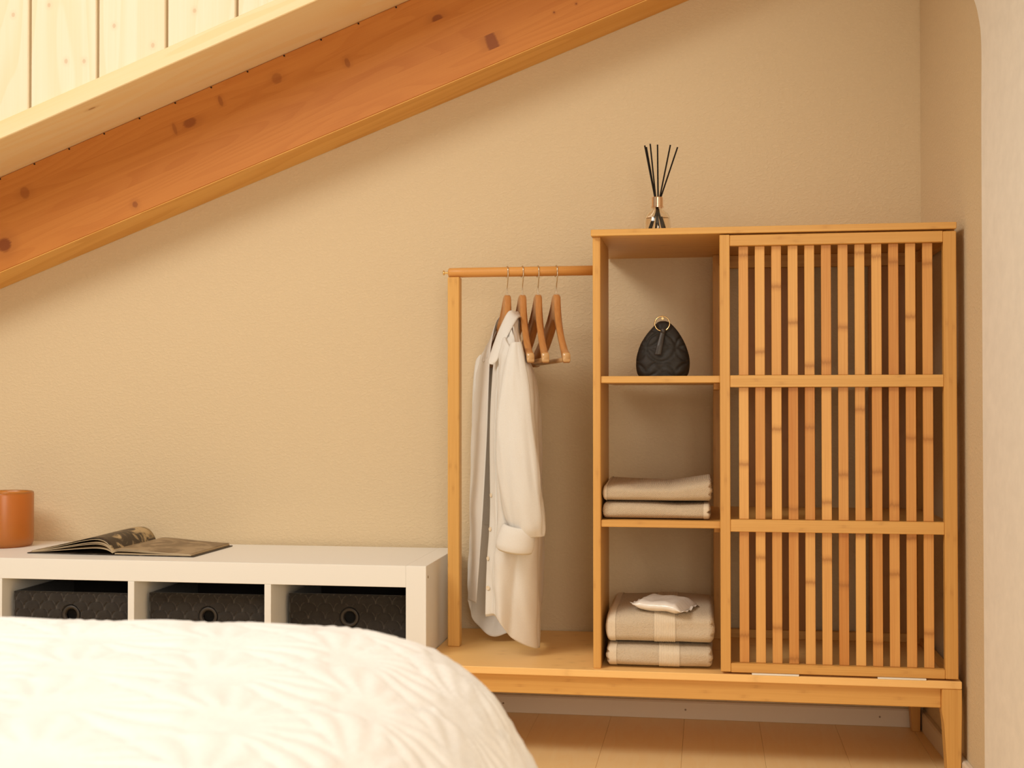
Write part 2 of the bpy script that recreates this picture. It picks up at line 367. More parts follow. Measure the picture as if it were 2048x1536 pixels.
cl = struct(link_mesh('wall_upper', box_mesh('wall_upper', (-2.45, 1.2, -.33, -.31, .0, 3.0), 0), plain('cladding_backing', (.78, .42, .12), .8)))
bm = bmesh.new(); bm.from_mesh(cl.data)
for v in bm.verts:                             # the backing follows the slope at its foot
    if v.co.z < 1: v.co.z = 1.962+SL*v.co.x
bm.to_mesh(cl.data); bm.free()
px = -1.042+.184*-7
PK = {-1: [(-1.088, 1.813), (-1.17, 1.62)], 0: [(-.943, 1.688), (-.894, 1.686), (-.99, 1.833)], 1: [(-.813, 1.772), (-.71, 1.718)], 2: [(-.60, 1.80)], 3: [(-.40, 1.86)]}
base_plank = MPLANK
for i in range(-7, 12):
    xa = -1.042+.184*i+.0035; xb = xa+.184-.007
    za, zb = 1.960+SL*xa, 1.960+SL*xb
    if za > 2.95: break
    me = prism('plank', [(xa, za), (xb, zb), (xb, 3.0), (xa, 3.0)], 1, -.352, -.3305, .0025)
    m = base_plank
    if i in PK:
        m = pine('spruce_plank_knots_%d' % (i+7), 2, (.92, .83, .66), (.88, .73, .49), ringk=9., cross=0, gs=.6, knotcol=(.50, .27, .12),
                 knots=[(kz, kx, .007, .0055, None, None, .42) for kx, kz in PK[i]])
    link_mesh('plank', me, m, cl)

# ------------------------------------------------------------------ wardrobe
WL = Vector((0, 0, 0))
ward = thing('open_wardrobe', 'open bamboo wardrobe with clothes rail, shelf bay and slatted sliding door', 'wardrobe', (0.60, -.24, 0))
def wb(name, d, mat, bev=.0012, label=None): return board(name, d, mat, ward, bev, label)
HP = .2183
wb('platform', (0.001, 1.203, -.477, -.006, HP-.0165, HP), MPLAT, .0015)
wb('front_apron', (.045, 1.162, -.461, -.443, .157, HP-.0166), MBX, .0015)
wb('back_apron', (.045, 1.162, -.040, -.022, .157, HP-.0166), MBX, .0015)
for sx0 in (.006, 1.185): wb('side_apron', (sx0, sx0+.013, -.43, -.05, .163, HP-.0166), MBY)
ox, oy = -ward.location.x, -ward.location.y
def leg(x0, x1, y0, y1, inner):
    """tapered leg; inner=+1 when the taper is on the left side"""
    t = .012; zt = HP-.0167
    if inner > 0: pts = [(x0, zt), (x0, .150), (x0+t*.35, .125), (x0+t, 0.0), (x1-.003, 0.0), (x1, .15), (x1, zt)]
    else: pts = [(x0, zt), (x0, .15), (x0+.003, 0.0), (x1-t, 0.0), (x1-t*.35, .125), (x1, .150), (x1, zt)]
    me = prism('leg', pts, 1, y0, y1, .0015, off=(ox, oy, 0)); return link_mesh('leg', me, MBZ, ward)
leg(1.162, 1.2035, -.475, -.434, 1); leg(.0, .0415, -.475, -.434, -1)
leg(1.152, 1.1865, -.054, -.020, 1); leg(.004, .040, -.054, -.020, -1)
# shelf unit
XL, XR = .4035, 1.198
wb('side_panel', (XL, .421, -.459, -.215, HP+.0002, 1.1995), MBZ)
TZ = 1.2145
wb('top_board', (.4005, 1.1975, -.474, -.008, 1.1997, TZ), MBX)
wb('back_top_rail', (.7045, XR, -.040, -.022, 1.167, 1.1995), MBX)
wb('back_bottom_rail', (XL, XR, -.040, -.022, HP+.0002, .241), MBX)
wb('partition_post', (.6905, .7115, -.4515, -.4315, HP+.0002, 1.1995), MBZ)
wb('partition_post', (.676, .704, -.062, -.040, HP+.0002, 1.1995), MBZ)
wb('partition_rail', (.692, .706, -.43, -.062, 1.172, 1.1995), MBY)
wb('shelf', (.4212, .6903, -.455, -.0405, .8665, .882), MBX)
wb('shelf', (.4212, .6903, -.455, -.0405, .5392, .555), MBX)
wb('shelf_bracket', (.676, .690, -.40, -.064, .852, .8664), MBY); wb('shelf_bracket', (.676, .690, -.40, -.064, .525, .539), MBY)
# cabinet part behind the door
wb('cabinet_shelf', (.7117, 1.180, -.430, -.0405, .8665, .882), MBX); wb('cabinet_shelf', (.7117, 1.180, -.430, -.0405, .5392, .555), MBX)
wb('corner_post', (1.178, 1.198, -.4515, -.4315, HP+.0002, 1.1995), MBZ)
wb('corner_post', (1.178, 1.198, -.062, -.040, HP+.0002, 1.1995), MBZ)
for z in (1.172, .8665, .5392, HP+.0002): wb('side_rail', (1.1805, 1.195, -.431, -.062, z, z+(.0273 if z > 1 else .0155)), MBY)
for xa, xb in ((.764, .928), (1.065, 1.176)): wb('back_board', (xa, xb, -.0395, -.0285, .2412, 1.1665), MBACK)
# clothes rail
wb('rail_post', (.0245, .0545, -.260, -.230, HP+.0002, 1.1335), MBZ, .002)
rp = [Vector((x+ox, -.245+oy, 1.1455)) for x in (.0243, .0262, .06, .2, .4033)]
link_mesh('clothes_rail', tube('clothes_rail', rp, [.0098, .0118, .0121, .0121, .0121], 24), bamboo('bamboo_rail', 0, (.74, .37, .10), (.56, .22, .05), (.5, .5), .55, .3), ward, smooth=True)
bs = lathe('brass_bolt', [(0, .0105), (.0055, .0105), (.0060, .0115), (.0060, .0135), (.0026, .014), (.0026, .0243)], 20, 0, (ox, -.245+oy, 1.1455))
link_mesh('brass_bolt', bs, MBRASS, ward, smooth=False)
# sliding door
dr = bpy.data.objects.new('sliding_door', None); C.objects.link(dr); dr.parent = ward; dr.location = (0, 0, 0)
def db(name, d, mat, bev=.0012):
    me = box_mesh(name, d, bev, off=(ox, oy, 0)); return link_mesh(name, me, mat, dr)
DZ0, DZ1 = .2225, 1.1975
db('stile', (.689, .7112, -.4745, -.4535, DZ0+.001, 1.1965), MBZ); db('stile', (1.1693, 1.1925+.004, -.4745, -.4535, DZ0, 1.1945), MBZ)
RB = [(DZ0, .2425), (.5345, .5615), (.8560, .8825), (1.1715, 1.1955)]
for a, b in RB: db('door_rail', (.7114, 1.1691, -.4735, -.4545, a, b), MBX)
slm = [box_mesh('slat', (-.0106, .0106, -.4615, -.4550, 0, RB[i+1][0]-RB[i][1]-.0006), .0008) for i in range(3)]
for me in slm: me.materials.append(MSLAT)
for i in range(3):
    for j in range(12):
        o = bpy.data.objects.new('slat', slm[i]); C.objects.link(o); o.parent = dr
        o.location = (.7415+.03605*j+ox, oy, RB[i][1]+.0003)
for xa, xb in ((.757, .859), (1.027, 1.129)): wb('door_glide', (xa, xb, -.4768, -.456, HP+.0002, .2222), MPLASTIC, .0004)

# ------------------------------------------------------------------ white shelf unit
kx = thing('cube_shelf', 'long low white shelf unit of open cubes under the sloping beam', 'shelf', (-.745, -.195, 0))
KF, KB, KH = -.39, -.018, .4331
def kb(name, d, label=None): return board(name, d, MWHITE, kx, .0008, label)
kb('side_panel', (-.05, -.0005, KF, KB, 0, KH))
kb('side_panel', (-1.491, -1.441, KF, KB, 0, KH))
kb('top_panel', (-1.4408, -.0502, KF+.0003, KB, KH-.0515, KH-.0003))
kb('bottom_panel', (-1.4408, -.0502, KF+.0003, KB, 0.0, .05))
for i in range(3): xx = -.05-.335*(i+1)-.017*i; kb('divider', (xx-.017, xx-.0002, KF+.0005, KB, .0502, KH-.0517))
link_mesh('screw_cap', lathe('screw_cap', [(0, .0003), (.0035, .0003), (.0035, -.002)], 14, 0, (.745, -.37+.195, .405)), plain('screw_cap_grey', (.35, .27, .18), .6), kx)

# dark quilted storage boxes ---------------------------------------------------------
def scallop(x, z, R=.0215):
    """height of an overlapping fish-scale quilting"""
    row = math.floor(z/(R*.92)); best = None
    for k in range(row+1, row-3, -1):
        cz = k*R*.92; cx = (0 if k % 2 == 0 else R)
        dx = (x-cx) % (2*R); dx = min(dx, 2*R-dx)
        d = math.hypot(dx, z-cz)
        if d < R*1.02 and z >= cz-R*.1: best = d/R; kk = k; 
        if best is not None: break
    if best is None: best = .5
    return max(0.0, 1-best**6), math.exp(-((best-.985)/.045)**2)*(.55+.45*math.sin(x*900)**2)
def front_panel(name, W, H, hole, cz):
    nx, nz = 240, 170; seam = []
    vs = []; idx = {}; fs = []
    for j in range(nz+1):
        for i in range(nx+1):
            x = -W/2+W*i/nx; z = H*j/nz
            e = min(1, min(x+W/2, W/2-x, H-z)/.008); e = max(0, e)
            hh_, sm_ = scallop(x+.3, z+.003); seam.append(sm_ if math.hypot(x, z-cz) > .027 else 0)
            y = -.0048*hh_*e-.004*e**.5+.0022*math.sin(x*47+z*31)*math.sin(z*39+1)
            dh = math.hypot(x, z-cz)
            if dh < .026: y = -.004
            idx[i, j] = len(vs); vs.append((x, y, z))
    for j in range(nz):
        for i in range(nx):
            x = -W/2+W*(i+.5)/nx; z = H*(j+.5)/nz
            if math.hypot(x, z-cz) < hole: continue
            fs.append((idx[i, j], idx[i+1, j], idx[i+1, j+1], idx[i, j+1]))
    me = mesh_from(name, vs, fs); ca = me.attributes.new('seam', 'FLOAT', 'POINT'); ca.data.foreach_set('value', seam); return me
BW, BH, BD = .318, .294, .30
fpm = front_panel('front_panel', BW, BH, .014, .239); fpm.materials.append(MVQ)
grm = lathe('grommet', [(.0245*1+.0035*math.cos(a), -.0065+.0035*math.sin(a)) for a in [2*PI*i/12 for i in range(12)]], 36, 1, (0, 0, .239), closed=True)
gr2 = lathe('grommet', [(.0235, -.0065), (.0225, -.0095), (.0165, -.0085), (.0150, -.004), (.0150, .004)], 36, 1, (0, 0, .239), closed=True)
for me in (gr2,): me.materials.append(MGROM)
for c, yf, lab in ((-.2175, -.282, 'dark quilted fabric box in the right-hand cube, nearest the shelf end'), (-.5695, -.322, 'dark scallop-quilted box in the middle visible cube of the white shelf'),
                   (-.9215, -.348, 'dark quilted fabric box in the cube below the open book, by the orange vase')):
    b = thing('storage_box', lab, 'box', (c, yf, .0503), 'quilted boxes in the white shelf')
    link_mesh('front_panel', fpm, None, b, smooth=True)
    link_mesh('grommet', gr2, None, b, smooth=True)
    dd = BD if yf+BD < -.03 else -.022-yf-.003
    dd = min(dd, KB-yf-.006)
    for nm, d in (('side_wall', (-BW/2, -BW/2+.004, .001, dd, 0, BH)), ('side_wall', (BW/2-.004, BW/2, .001, dd, 0, BH)), ('back_wall', (-BW/2+.0042, BW/2-.0042, dd-.004, dd, 0, BH)), ('base', (-BW/2+.0042, BW/2-.0042, .001, dd-.0042, 0, .004)), ('top_hem', (-BW/2+.0042, BW/2-.0042, .0012, .005, BH-.02, BH+.0005)), ('inner_lining', (-BW/2+.0042, BW/2-.0042, .022, .024, .005, BH-.03))):
        if nm == 'back_wall' or nm == 'base' or nm.startswith('side') or nm in ('top_hem', 'inner_lining'):
            link_mesh(nm, box_mesh(nm, d, .0008), MVELVET, b)

# ------------------------------------------------------------------ hangers
HO = [(-.41, 0)]
def outline():
    up = [(0, 0), (.008, -.001), (.014, -.005), (.019, -.013), (.025, -.026), (.036, -.043), (.055, -.063), (.085, -.086), (.12, -.110), (.15, -.128), (.18, -.143), (.203, -.150), (.208, -.1525)]
    lo = [(.210, -.168), (.207, -.1735), (.19, -.1745), (.165, -.1690), (.13, -.152), (.09, -.128), (.05, -.099), (.02, -.074), (.008, -.066), (0, -.064)]
    return up, lo
def hanger_mesh():
    up, lo = outline(); N = 40
    U = cr([(a, b, 0) for a, b in up], N); Lr = cr([(a, b, 0) for a, b in lo[::-1]], N)
    vs = []; fs = []; sec = []
    def xoff(s): return -.105*(math.sqrt(s*s+.0004)-.02)
    st = []
    for sgn in (-1, 1):
        rng = range(N-1, -1, -1) if sgn < 0 else range(1, N)
        for i in rng: st.append((sgn*U[i].x, U[i].y, sgn*Lr[i].x, Lr[i].y))
    for (su, zu, sl_, zl) in st:
        s = (su+sl_)/2; t = .0078+.0012*max(0, (abs(s)-.12)/.09); xo = xoff(s); h = zu-zl; b = min(.0035, h*.3)
        ring = [(-t+.002, 0, 0), (t-.002, 0, 0), (t, 0, b), (t, 1, -b), (t-.002, 1, 0), (-t+.002, 1, 0), (-t, 1, -b), (-t, 0, b)]
        for (xx, k, dz) in ring:
            if k == 0: vs.append((xo+xx, -su, zu-dz))
            else: vs.append((xo+xx, -sl_, zl-dz))
    n = 8
    for i in range(len(st)-1):
        for j in range(n): k = (j+1) % n; fs.append((i*n+j, i*n+k, (i+1)*n+k, (i+1)*n+j))
    fs.append(tuple(range(n))[::-1]); fs.append(tuple((len(st)-1)*n+j for j in range(n)))
    me = mesh_from('hanger_body', vs, fs); bm = bmesh.new(); bm.from_mesh(me); bmesh.ops.recalc_face_normals(bm, faces=bm.faces); bm.to_mesh(me); bm.free()
    me.materials.append(MHANG); me.materials.append(MHANGEND)
    for p in me.polygons:
        p.use_smooth = True
        if abs(p.center.y) > .2065: p.material_index = 1
    return me
hb = hanger_mesh()
RC = .0577                                        # rail centre above the hanger's neck
hp = [(0, 0, -.006), (0, .0005, .008), (0, -.001, .018), (0, -.005, .027), (0, -.0105, .037), (0, -.0142, .048), (0, -.0138, .058)]
hp += [(0, -.0138*math.cos(a), RC+.0138*math.sin(a)) for a in [PI*i/12 for i in range(1, 13)]]
hp += [(0, .0142, .050), (0, .0125, .0445)]
hkm = tube('hook', cr(hp, 60), .0014, 8); hkm.materials.append(MSTEEL)
brm = tube('trouser_bar', [(-.0190, -.203, -.166), (-.0185, -.1, -.167), (-.0185, .1, -.167), (-.0190, .203, -.166)], .0055, 12); brm.materials.append(MHANGEND)
hangers = []
HA = math.radians(18.3)
for (hx, rz, lab) in ((.172, HA, 'wooden hanger at the left end, carrying the white shirt'), (.210, HA+.01, 'empty wooden hanger right beside the hung shirt'),
                      (.249, HA-.01, 'empty wooden hanger in the middle of the three bare ones'), (.2945, HA+.005, 'empty wooden hanger furthest right on the rail, nearest the cabinet')):
    h = thing('clothes_hanger', lab, 'hanger', (hx, -.245, 1.0880), 'wooden hangers on the rail', rz)
    for nm, me in (('hanger_body', hb), ('hook', hkm), ('trouser_bar', brm)): link_mesh(nm, me, None, h, smooth=True)
    hangers.append(h)

# ------------------------------------------------------------------ shirt
shirt = thing('hung_shirt', 'white long-sleeved button shirt hanging open on the wooden hanger', 'shirt', (.16, -.24, .22))
so = shirt.location
ROWS = [
 [(.186,-.300,1.040),(.192,-.330,1.022),(.207,-.380,.984),(.227,-.449,.951),(.208,-.380,.985),(.196,-.318,1.030),(.190,-.245,1.040),(.156,-.180,1.042),(.117,-.112,.994),(.078,-.043,.951),(.116,-.112,.993),(.146,-.185,1.042)],
 [(.174,-.305,1.022),(.181,-.337,1.000),(.196,-.386,.968),(.232,-.455,.936),(.222,-.374,.970),(.210,-.310,1.010),(.202,-.240,1.022),(.172,-.168,1.018),(.131,-.106,.978),(.077,-.034,.936),(.104,-.118,.976),(.134,-.190,1.022)],
 [(.160,-.325,.965),(.176,-.365,.96),(.195,-.412,.955),(.234,-.455,.922),(.232,-.392,.945),(.219,-.312,.955),(.203,-.243,.955),(.182,-.168,.955),(.150,-.085,.95),(.078,-.030,.92),(.086,-.118,.95),(.124,-.205,.96)],
 [(.151,-.335,.88),(.168,-.385,.88),(.195,-.425,.88),(.245,-.448,.87),(.258,-.395,.88),(.252,-.318,.88),(.232,-.24,.88),(.202,-.16,.88),(.160,-.08,.88),(.078,-.032,.87),(.066,-.118,.88),(.122,-.222,.88)],
 [(.150,-.360,.74),(.168,-.402,.74),(.200,-.425,.74),(.246,-.425,.74),(.264,-.37,.74),(.262,-.30,.74),(.246,-.22,.74),(.218,-.14,.74),(.168,-.07,.74),(.088,-.055,.74),(.058,-.135,.74),(.120,-.240,.74)],
 [(.152,-.375,.55),(.172,-.412,.55),(.210,-.422,.55),(.252,-.405,.55),(.268,-.34,.55),(.262,-.26,.55),(.244,-.18,.55),(.208,-.11,.55),(.158,-.07,.55),(.084,-.07,.55),(.052,-.15,.55),(.112,-.255,.55)],
 [(.145,-.385,.42),(.168,-.412,.42),(.207,-.412,.40),(.248,-.38,.38),(.266,-.31,.38),(.256,-.23,.38),(.232,-.16,.38),(.198,-.12,.38),(.148,-.10,.38),(.082,-.09,.40),(.051,-.145,.42),(.100,-.238,.42)],
 [(.143,-.390,.318),(.172,-.402,.316),(.205,-.388,.268),(.250,-.34,.238),(.264,-.28,.230),(.236,-.22,.246),(.205,-.195,.252),(.165,-.185,.244),(.122,-.18,.229),(.078,-.16,.262),(.053,-.17,.317),(.087,-.208,.319)]]
NU, NV = 110, 120
rowsU = [cr(r, NU) for r in ROWS]
cols = [cr([rowsU[j][i] for j in range(len(ROWS))], NV) for i in range(NU)]
grid = [[None]*NU for _ in range(NV)]
for i in range(NU):
    for j in range(NV):
        p = cols[i][j]; a = cols[min(i+1, NU-1)][j]-cols[max(i-1, 0)][j]; b = cols[i][min(j+1, NV-1)]-cols[i][max(j-1, 0)]
        n = a.cross(b); n = n.normalized() if n.length > 1e-9 else Vector((0, -1, 0))
        dj = j/NV; amp = .0015+.0055*dj
        f = math.sin(i*.33+3*noise.noise(Vector((i*.05, j*.012, 1))))*amp*min(1, dj*3)
        f += .0035*math.exp(-(math.sin(i*.21+j*.035+1.3)/.25)**2)*min(1, dj*2)+.004*noise.noise(Vector((i*.09, j*.07, 5)))+.0022*noise.noise(Vector((i*.25, j*.16, 9)))
        e = min(1, min(i, NU-1-i)/6)
        grid[j][i] = p+n*f*e-so
bo = link_mesh('shirt_body', grid_mesh('shirt_body', grid), MSHIRT, shirt, smooth=True); solidify(bo, .0007, 0)
# button placket: a doubled strip along the near front edge, with its buttons
def strip_along(name, ia, ib, ja, jb, off, mat, th=.0012, rib=None):
    rows = []
    for j in range(ja, jb):
        row = []
        for k in range(ib-ia+1):
            i = ia+k; p = grid[j][i]; a = grid[j][min(i+1, NU-1)]-grid[j][max(i-1, 0)]; b = grid[min(j+1, NV-1)][i]-grid[max(j-1, 0)][i]
            n = a.cross(b).normalized(); e = 1 if 0 < k < ib-ia else 0
            row.append(p+n*off*(.3+.7*e))
        rows.append(row)
    o = link_mesh(name, grid_mesh(name, rows), mat, shirt, smooth=True); solidify(o, th, 0); return o
nsign = 1
def gn(i, j):
    a = grid[j][min(i+1, NU-1)]-grid[j][max(i-1, 0)]; b = grid[min(j+1, NV-1)][i]-grid[max(j-1, 0)][i]; return a.cross(b).normalized()
s_ = -1 if gn(10, 80).y > 0 else 1
strip_along('placket', 0, 9, 22, NV-1, s_*.0022, MSHIRT)
btm = lathe('button', [(0, .0008), (.0018, .0008), (.0045, .0016), (.0052, .0010), (.0052, -.0004), (0, -.0006)], 20); btm.materials.append(plain('shirt_button', (.78, .66, .50), .3))
for zz in (.452, .383, .523, .60):
    jj = min(range(NV), key=lambda j: abs(grid[j][3].z+so.z-zz)); n = gn(3, jj)*s_
    o = link_mesh('button', btm, None, shirt, grid[jj][3]+n*.0042); o.rotation_euler = n.to_track_quat('Z', 'Y').to_euler()
# collar leaves
def ribbon(name, A, B, n=40, th=.0014, puff=.004):
    A = cr(A, n); B = cr(B, n); rows = []
    for i in range(n):
        row = []
        for k in range(9):
            t = k/8; p = A[i].lerp(B[i], t); nrm = (B[i]-A[i]).cross(Vector((0, 0, -1)) if True else 0)
            nrm = nrm.normalized() if nrm.length > 1e-6 else Vector((0, -1, 0))
            row.append(p-nrm*puff*math.sin(PI*t)-so)
        rows.append(row)
    o = link_mesh(name, grid_mesh(name, rows), MSHIRT, shirt, smooth=True); solidify(o, th, 0); return o
ribbon('collar', [(.200,-.285,1.044),(.186,-.312,1.042),(.170,-.335,1.005),(.157,-.350,.965),(.146,-.362,.925),(.147,-.366,.915)],
       [(.214,-.300,1.030),(.210,-.332,1.022),(.196,-.375,.985),(.182,-.385,.955),(.172,-.385,.925),(.160,-.378,.912)])
ribbon('collar', [(.200,-.285,1.044),(.199,-.245,1.046),(.182,-.19,1.046),(.158,-.172,1.042),(.135,-.18,1.005),(.118,-.19,.965),(.112,-.195,.935)],
       [(.214,-.300,1.030),(.216,-.24,1.026),(.195,-.165,1.024),(.160,-.145,1.018),(.115,-.145,.975),(.094,-.155,.935),(.098,-.18,.925)])
# sleeves
def sleeve(name, path, rads, wr=1.0, seed=0, n=46, m=40):
    P_ = cr(path, n); R_ = cr([(a, b, 0) for a, b in rads], n); rows = []
    for i in range(n):
        row = []
        for k in range(m):
            a = 2*PI*k/m; f = 1+.09*math.sin(a*3+i*.12+seed)+.10*noise.noise(Vector((math.cos(a)*1.5+seed, math.sin(a)*1.5, i*.10)))+.09*noise.noise(Vector((math.cos(a)*4, math.sin(a)*4, i*.16+seed)))-.06*math.exp(-(math.sin(a*2.5+i*.05+seed)/.22)**2)
            row.append(P_[i]+Vector((math.cos(a)*R_[i].x*f, math.sin(a)*R_[i].y*f, 0))-so)
        rows.append(row)
    o = link_mesh(name, grid_mesh(name, rows, True), MSHIRT, shirt, smooth=True); solidify(o, .0008, 0); return o
sleeve('sleeve', [(.222,-.437,.962),(.222,-.446,.93),(.224,-.452,.88),(.226,-.456,.80),(.232,-.458,.70),(.243,-.458,.60),(.252,-.455,.54),(.259,-.452,.515)],
       [(.012,.010),(.020,.016),(.029,.022),(.038,.026),(.046,.030),(.048,.032),(.042,.030),(.030,.022)], seed=1)
sleeve('sleeve', [(.080,-.040,.948),(.078,-.034,.93),(.078,-.034,.86),(.080,-.036,.76),(.082,-.04,.66),(.080,-.045,.56),(.080,-.05,.50)],
       [(.012,.010),(.022,.014),(.032,.018),(.036,.020),(.036,.020),(.034,.020),(.030,.018)], seed=4)
# rolled cuff at the near sleeve
def cuff(cx, cy, pts, rx, ry):
    rows = []; n = len(pts); m = 44
    for (t, z, g) in pts:
        row = []
        for k in range(m):
            a = 2*PI*k/m; c = math.cos(a)
            row.append(Vector((cx+c*rx*g+t, cy+math.sin(a)*ry*g, z+.003*c*c-.005*c))-so)
        rows.append(row)
    o = link_mesh('cuff', grid_mesh('cuff', rows, True), MSHIRT, shirt, smooth=True); solidify(o, .0022, 0); return o
cuff(.228, -.458, [(.004, .531, .76), (.006, .536, .86), (.005, .532, .92), (0, .515, .99), (-.004, .495, 1.05), (-.006, .483, 1.03), (-.005, .478, .93), (-.003, .482, .82)], .041, .030)
# chest seam
def seam(pts, r=.0008):
    return link_mesh('seam', tube('seam', [Vector(p)-so for p in cr(pts, 30)], r, 6), MSHIRT, shirt, smooth=True)

# ------------------------------------------------------------------ towels
def slab_surface(W, D, H, nx, nt, fn, x0=0.0, x1=1.0, off=0.0, rib=0, p=3.2, closed=True, endr=.2):
    """pillow-like slab: stations along X, superellipse section in YZ"""
    rows = []
    for i in range(nx+1):
        s = x0+(x1-x0)*i/nx; x = -W/2+W*s
        e = min(x+W/2, W/2-x)/(H*endr); e = 1 if e >= 1 else .30+.70*math.sqrt(max(0, 1-(1-e)**2))
        row = []
        for k in range(nt):
            a = 2*PI*k/nt; c, sn = math.cos(a), math.sin(a)
            yy = D/2*abs(c)**(2/ (p*2.2))*(1 if c > 0 else -1); zz = H/2*abs(sn)**(2/p)*(1 if sn > 0 else -1)
            r_ = off*(1+rib*math.sin(i*1.9)) if rib else off
            y = (yy+(r_ if c > 0 else -r_))*(1-(1-e)*.10); z = (zz+(r_*sn))*e
            row.append(fn(Vector((x, y, H/2+z)), s, c, sn))
        rows.append(row)
    me = grid_mesh('s', rows, True)
    if closed:
        bm = bmesh.new(); bm.from_mesh(me); bmesh.ops.holes_fill(bm, edges=bm.edges, sides=0); bmesh.ops.recalc_face_normals(bm, faces=bm.faces); bm.to_mesh(me); bm.free()
    return me
def towel(name, label, cat, group, W, D, H, loc, rz, mat, seed, top=None, layers=2, bands=(), grooves_at=(1,), amp=.004):
    t = thing(name, label, cat, loc, group, rz)
    def fn(p, s, c, sn):
        q = p.copy(); edge = min(s, 1-s)
        h0 = p.z/H
        if top: q.z = p.z*(top(s, (p.y/D+.5)))
        g = 0
        # fold lines: the layers part at the two ends
        for k in range(1, layers):
            d = abs(h0-k/layers)*H
            g += math.exp(-(d/.0028)**2)
        wend = max(0, 1-(1-s)/.05) if 1 in grooves_at else 0
        if -1 in grooves_at: wend = max(wend, max(0, 1-s/.05))
        back = 1 if p.y > D*.3 else 0
        q.x -= g*.007*wend*(1 if s > .5 else -1)
        q += Vector((noise.noise(Vector((p.x*18, p.y*18, seed)))*amp*.6, noise.noise(Vector((p.x*14, p.z*40, seed+3)))*amp, noise.noise(Vector((p.x*11, p.y*11, seed+7)))*amp*(.2 if sn < -.3 else 1)*min(1, max(0, p.z/H))))
        q.z = max(q.z, 0.0003)
        return q
    link_mesh('folded_cloth', slab_surface(W, D, H, 120, 80, fn), mat, t, smooth=True)
    for (a, b, nm, rib) in bands:
        o = link_mesh(nm, slab_surface(W, D, H, 40, 80, fn, a, b, .0012, rib, closed=False), MSATIN, t, smooth=True)
    return t
G1, G2 = 'thin towels on the middle shelf', 'thick towels at the foot of the shelf bay'
towel('folded_towel', 'thin beige folded towel lying directly on the middle shelf', 'towel', G1, .245, .24, .0405, (.5455, -.322, .5555), 0, MWAFFLE, 2, lambda s, y: 1-.10*s, 2, [(.935, .985, 'hem', 0)])
towel('folded_towel', 'thin beige folded towel on top of the middle-shelf pair, corner raised', 'towel', G1, .249, .25, .046, (.5480, -.318, .5965), 0, MWAFFLE, 9,
      lambda s, y: (.80-.02*math.sin(s*PI)+.36*max(0, s-.62)/.38+.18*y*(1-s)), 3, [(.012, .04, 'hem', 0)], amp=.003)
towel('folded_towel', 'thick beige terry towel at the bottom of the lowest pair, ribbed border', 'towel', G2, .243, .33, .0540, (.5510, -.282, .2188), 0, MTERRY, 21, lambda s, y: 1.0, 3,
      [(.03, .105, 'hem', 0), (.50, .69, 'ribbed_border', .6)], (1, -1))
towel('folded_towel', 'thick beige terry towel under the plastic packet, ribbed border', 'towel', G2, .248, .335, .070, (.5525, -.280, .2735), 0, MTERRY, 33, lambda s, y: 1.02+.05*math.sin(s*PI), 3,
      [(.02, .10, 'hem', 0), (.45, .645, 'ribbed_border', .6)], (1,))
# plastic packet
pk = thing('plastic_packet', 'crinkled white plastic packet lying on the stacked terry towels', 'packet', (.563, -.388, .3450), None, math.radians(-16))
def pf(p, s, c, sn):
    q = p.copy(); ex = min(s, 1-s)*2; ey = 1-abs(c)**6
    q.z = .012+(p.z-.012)*min(1, (ex*3.2))**.6
    q.y *= 1+.10*math.sin(s*PI)*0+.04*(1-ex)
    q.z += .0028*noise.noise(Vector((p.x*24, p.y*24, 3)))+.0008*noise.noise(Vector((p.x*80, p.y*60, 5)))
    q.z += (-.006 if s > .5 else .004)*(abs(s-.5)*2)**2
    return q
link_mesh('wrapped_contents', slab_surface(.118, .130, .027, 70, 64, pf, p=2.0, endr=.8), MFILM, pk, smooth=True)
def fin(sx):
    rows = []
    for i in range(7):
        row = []
        for k in range(25):
            t = k/24; x = sx*(.055+.0105*i/6); y = (-.064+.128*t)*(1-.02*i)
            row.append((x, y, .012+(-.006 if sx > 0 else .004)+.0022*math.sin(t*22+i*.3)*(i/6)+.004*noise.noise(Vector((x*20, y*25, 2)))))
        rows.append(row)
    o = link_mesh('sealed_edge', grid_mesh('sealed_edge', [[Vector(v) for v in r] for r in rows]), MFILM, pk, smooth=True); solidify(o, .0007, 0)
fin(1); fin(-1)

# ------------------------------------------------------------------ quilted pouch
po = thing('quilted_pouch', 'dark quilted wash pouch with gold ring, standing in the top cubby', 'bag', (.5585, -.35, .8823))
OL = [(-.055, .0), (-.0605, .010), (-.0625, .030), (-.0605, .052), (-.052, .078), (-.038, .100), (-.0235, .117), (-.013, .127), (-.006, .1305)]
OR = [(.055, .0), (.0600, .010), (.0625, .030), (.0605, .048), (.0520, .074), (.0400, .097), (.0270, .115), (.0150, .127), (.006, .1305)]
NL, NP = 70, 80
La = cr([(a, b, 0) for a, b in OL], NL); Ra = cr([(a, b, 0) for a, b in OR], NL)
def petal(x, z, S=.034):
    # overlapping circles: petal-shaped quilting seams
    d = 1e9
    ci, cj = round(x/S), round(z/S)
    for i in range(ci-2, ci+3):
        for j in range(cj-2, cj+3):
            if (i+j) % 2 == 0:
                d = min(d, abs(math.hypot(x-i*S, z-j*S)-S*.98))
    return 1-math.exp(-(d/.0022)**2)
rows = []
